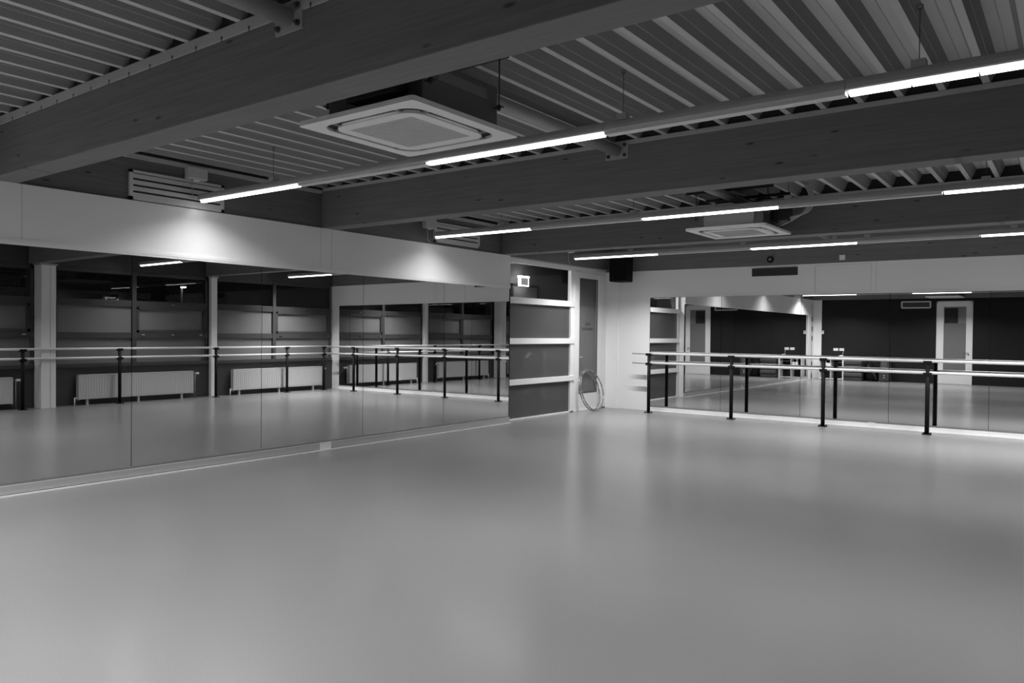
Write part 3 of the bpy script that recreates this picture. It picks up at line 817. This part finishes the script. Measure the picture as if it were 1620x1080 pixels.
MB().cyl((0, 0, 0.19), (0, 0, 0.215), 0.014, 12).box(-0.035, 0.045, -0.012, 0.012, 0.215, 0.245).box(-0.03, -0.02, -0.006, 0.006, 0.16, 0.215).build('trigger_head', M['plastic'], t)
t = thing('storage_box', 'small white box next to the spray bottle in the low white shelf unit', 'box', (-6.845, YD+0.27, 0.426))
box(0.0, 0.10, -0.07, 0.07, 0, 0.13).build('carton', M['plastic'], t, bevel=0.004)
# stack of mats
names_m = ['bottom', 'second', 'third', 'fourth', 'top']
for k in range(5):
    m = MB(); m.box(0, 0.56, 0, 0.55, 0, 0.130)
    o = m.build('exercise_mat', M['mat2' if k % 2 else 'mat'], bevel=0.03, seg=3)
    o.location = (-6.27+0.006*((k*7) % 3), YD+0.03+0.01*((k*5) % 3), k*0.1315)
    tag(o, 'thick grey exercise mat, %s of the stack beside the low white shelf unit' % names_m[k], 'exercise mat', 'stack of grey exercise mats')
# dark bean bag and amplifier rack
t = thing('sports_bag', 'large dark bag leaning between the mat stack and the black amplifier', 'bag', (-5.44, YD+0.25, 0))
b = MB()
prof = [(0.0, 0.02), (0.20, 0.0), (0.23, 0.12), (0.20, 0.30), (0.14, 0.48), (0.08, 0.62), (0.02, 0.68), (0.0, 0.685)]
n = 20; k0 = len(b.v)
for (r, z) in prof:
    for i in range(n):
        a = 2*PI*i/n; b.v.append((r*math.cos(a)*0.85-0.10*(z/0.68), r*math.sin(a), z))
for j in range(len(prof)-1):
    for i in range(n):
        q = (i+1) % n; b.f.append((k0+j*n+i, k0+j*n+q, k0+(j+1)*n+q, k0+(j+1)*n+i)); b.sm.append(True)
b.build('bag', M['speaker'], t)
MB().tube([(-0.12, 0.16, 0.52), (0.0, 0.22, 0.38), (0.10, 0.24, 0.22), (0.16, 0.22, 0.06)], 0.018, 8).build('strap', M['anthracite'], t)
t = thing('amplifier', 'black floor amplifier with vents and two small knobs beside the dark bag', 'amplifier', (-5.09, YD+0.02, 0))
MB().prism([(-0.15, 0.02), (0.17, 0.02), (0.16, 0.70), (-0.09, 0.70)], 'y', 0.0, 0.36).build('cabinet', M['anthracite'], t, bevel=0.01)
for k in range(6): box(-0.07, 0.09, 0.36, 0.364, 0.44+k*0.035, 0.452+k*0.035).build('vent_slot', M['grey'], t)
for z in (0.14, 0.21): MB().cyl((0.02, 0.36, z), (0.02, 0.38, z), 0.016, 12).build('knob', M['paint'], t)
for x in (-0.12, 0.12): MB().cyl((x, 0.32, 0), (x, 0.32, 0.02), 0.02, 10).build('foot', M['dark'], t)

# ------------------------------------------------------------------ outside: night ground and street lamps
struct(box(XC+0.2, 60, -25, 60, -1.2, -1.0).build('ground_outside', M['night']))
for (x, y, z, l) in ((22.0, 22.9, 3.45, 'bright street lamp outside the windows, reflected in the left mirrors'),
                     (24.0, 22.4, 3.9, 'dimmer street lamp outside the windows, left of the bright one')):
    t = thing('street_lamp', l, 'street lamp', (x, y, -1.0), 'street lamps outside')
    MB().cyl((0, 0, 0), (0, 0, z+1.0), 0.05, 10).build('pole', M['night'], t)
    MB().box(-0.35, 0.05, -0.1, 0.1, z+1.0, z+1.08).build('lamp_head', M['anthracite'], t)
    MB().box(-0.30, -0.05, -0.08, 0.08, z+0.96, z+1.0).build('lamp_glass', M['street'], t)

# the lit sign's own glow on the wall
la = bpy.data.lights.new('sign_glow', 'POINT'); la.energy = 0.5; la.shadow_soft_size = 0.04
lo = bpy.data.objects.new('sign_glow', la); COL.objects.link(lo); lo.location = (-8.93, 12.56, 2.53)
la = bpy.data.lights.new('corridor_fill', 'AREA'); la.energy = 45.0; la.size = 0.5  # unseen fill light added to brighten the corridor and the shoes
lo = bpy.data.objects.new('corridor_fill', la); COL.objects.link(lo); lo.location = (-8.3, 10.6, 2.82)

# ------------------------------------------------------------------ world, camera, view
w = bpy.data.worlds.new('World'); S.world = w; w.use_nodes = True
bg = w.node_tree.nodes['Background']; bg.inputs[0].default_value = (0.5, 0.5, 0.5, 1); bg.inputs[1].default_value = 0.004

F = 1210.08; YAW = 0.6388; PITCH = -0.0113; ROLL = 0.0113
cam = bpy.data.cameras.new('camera'); cam.sensor_width = 36; cam.lens = F/1620*36; cam.clip_start = 0.05; cam.clip_end = 200
co = bpy.data.objects.new('camera', cam); COL.objects.link(co)
cy, sy = math.cos(YAW), math.sin(YAW); cp, sp_ = math.cos(PITCH), math.sin(PITCH); cr, sr = math.cos(ROLL), math.sin(ROLL)
fw = Vector((-sy*cp, cy*cp, sp_)); rt = Vector((cy, sy, 0)); up = rt.cross(fw)
r2 = rt*cr+up*sr; u2 = -rt*sr+up*cr
mw = Matrix(((r2.x, u2.x, -fw.x, 0.0), (r2.y, u2.y, -fw.y, 0.0), (r2.z, u2.z, -fw.z, 1.45), (0, 0, 0, 1)))
co.matrix_world = mw
S.camera = co
S.view_settings.view_transform = 'Standard'; S.view_settings.look = 'None'
S.view_settings.exposure = 0.0; S.view_settings.gamma = 1.0; S.view_settings.use_curve_mapping = False
S.cycles.max_bounces = 14; S.cycles.glossy_bounces = 8; S.cycles.diffuse_bounces = 6; S.cycles.transparent_max_bounces = 16
S.cycles.sample_clamp_indirect = 15.0; S.cycles.blur_glossy = 0.0
S.cycles.use_denoising = True
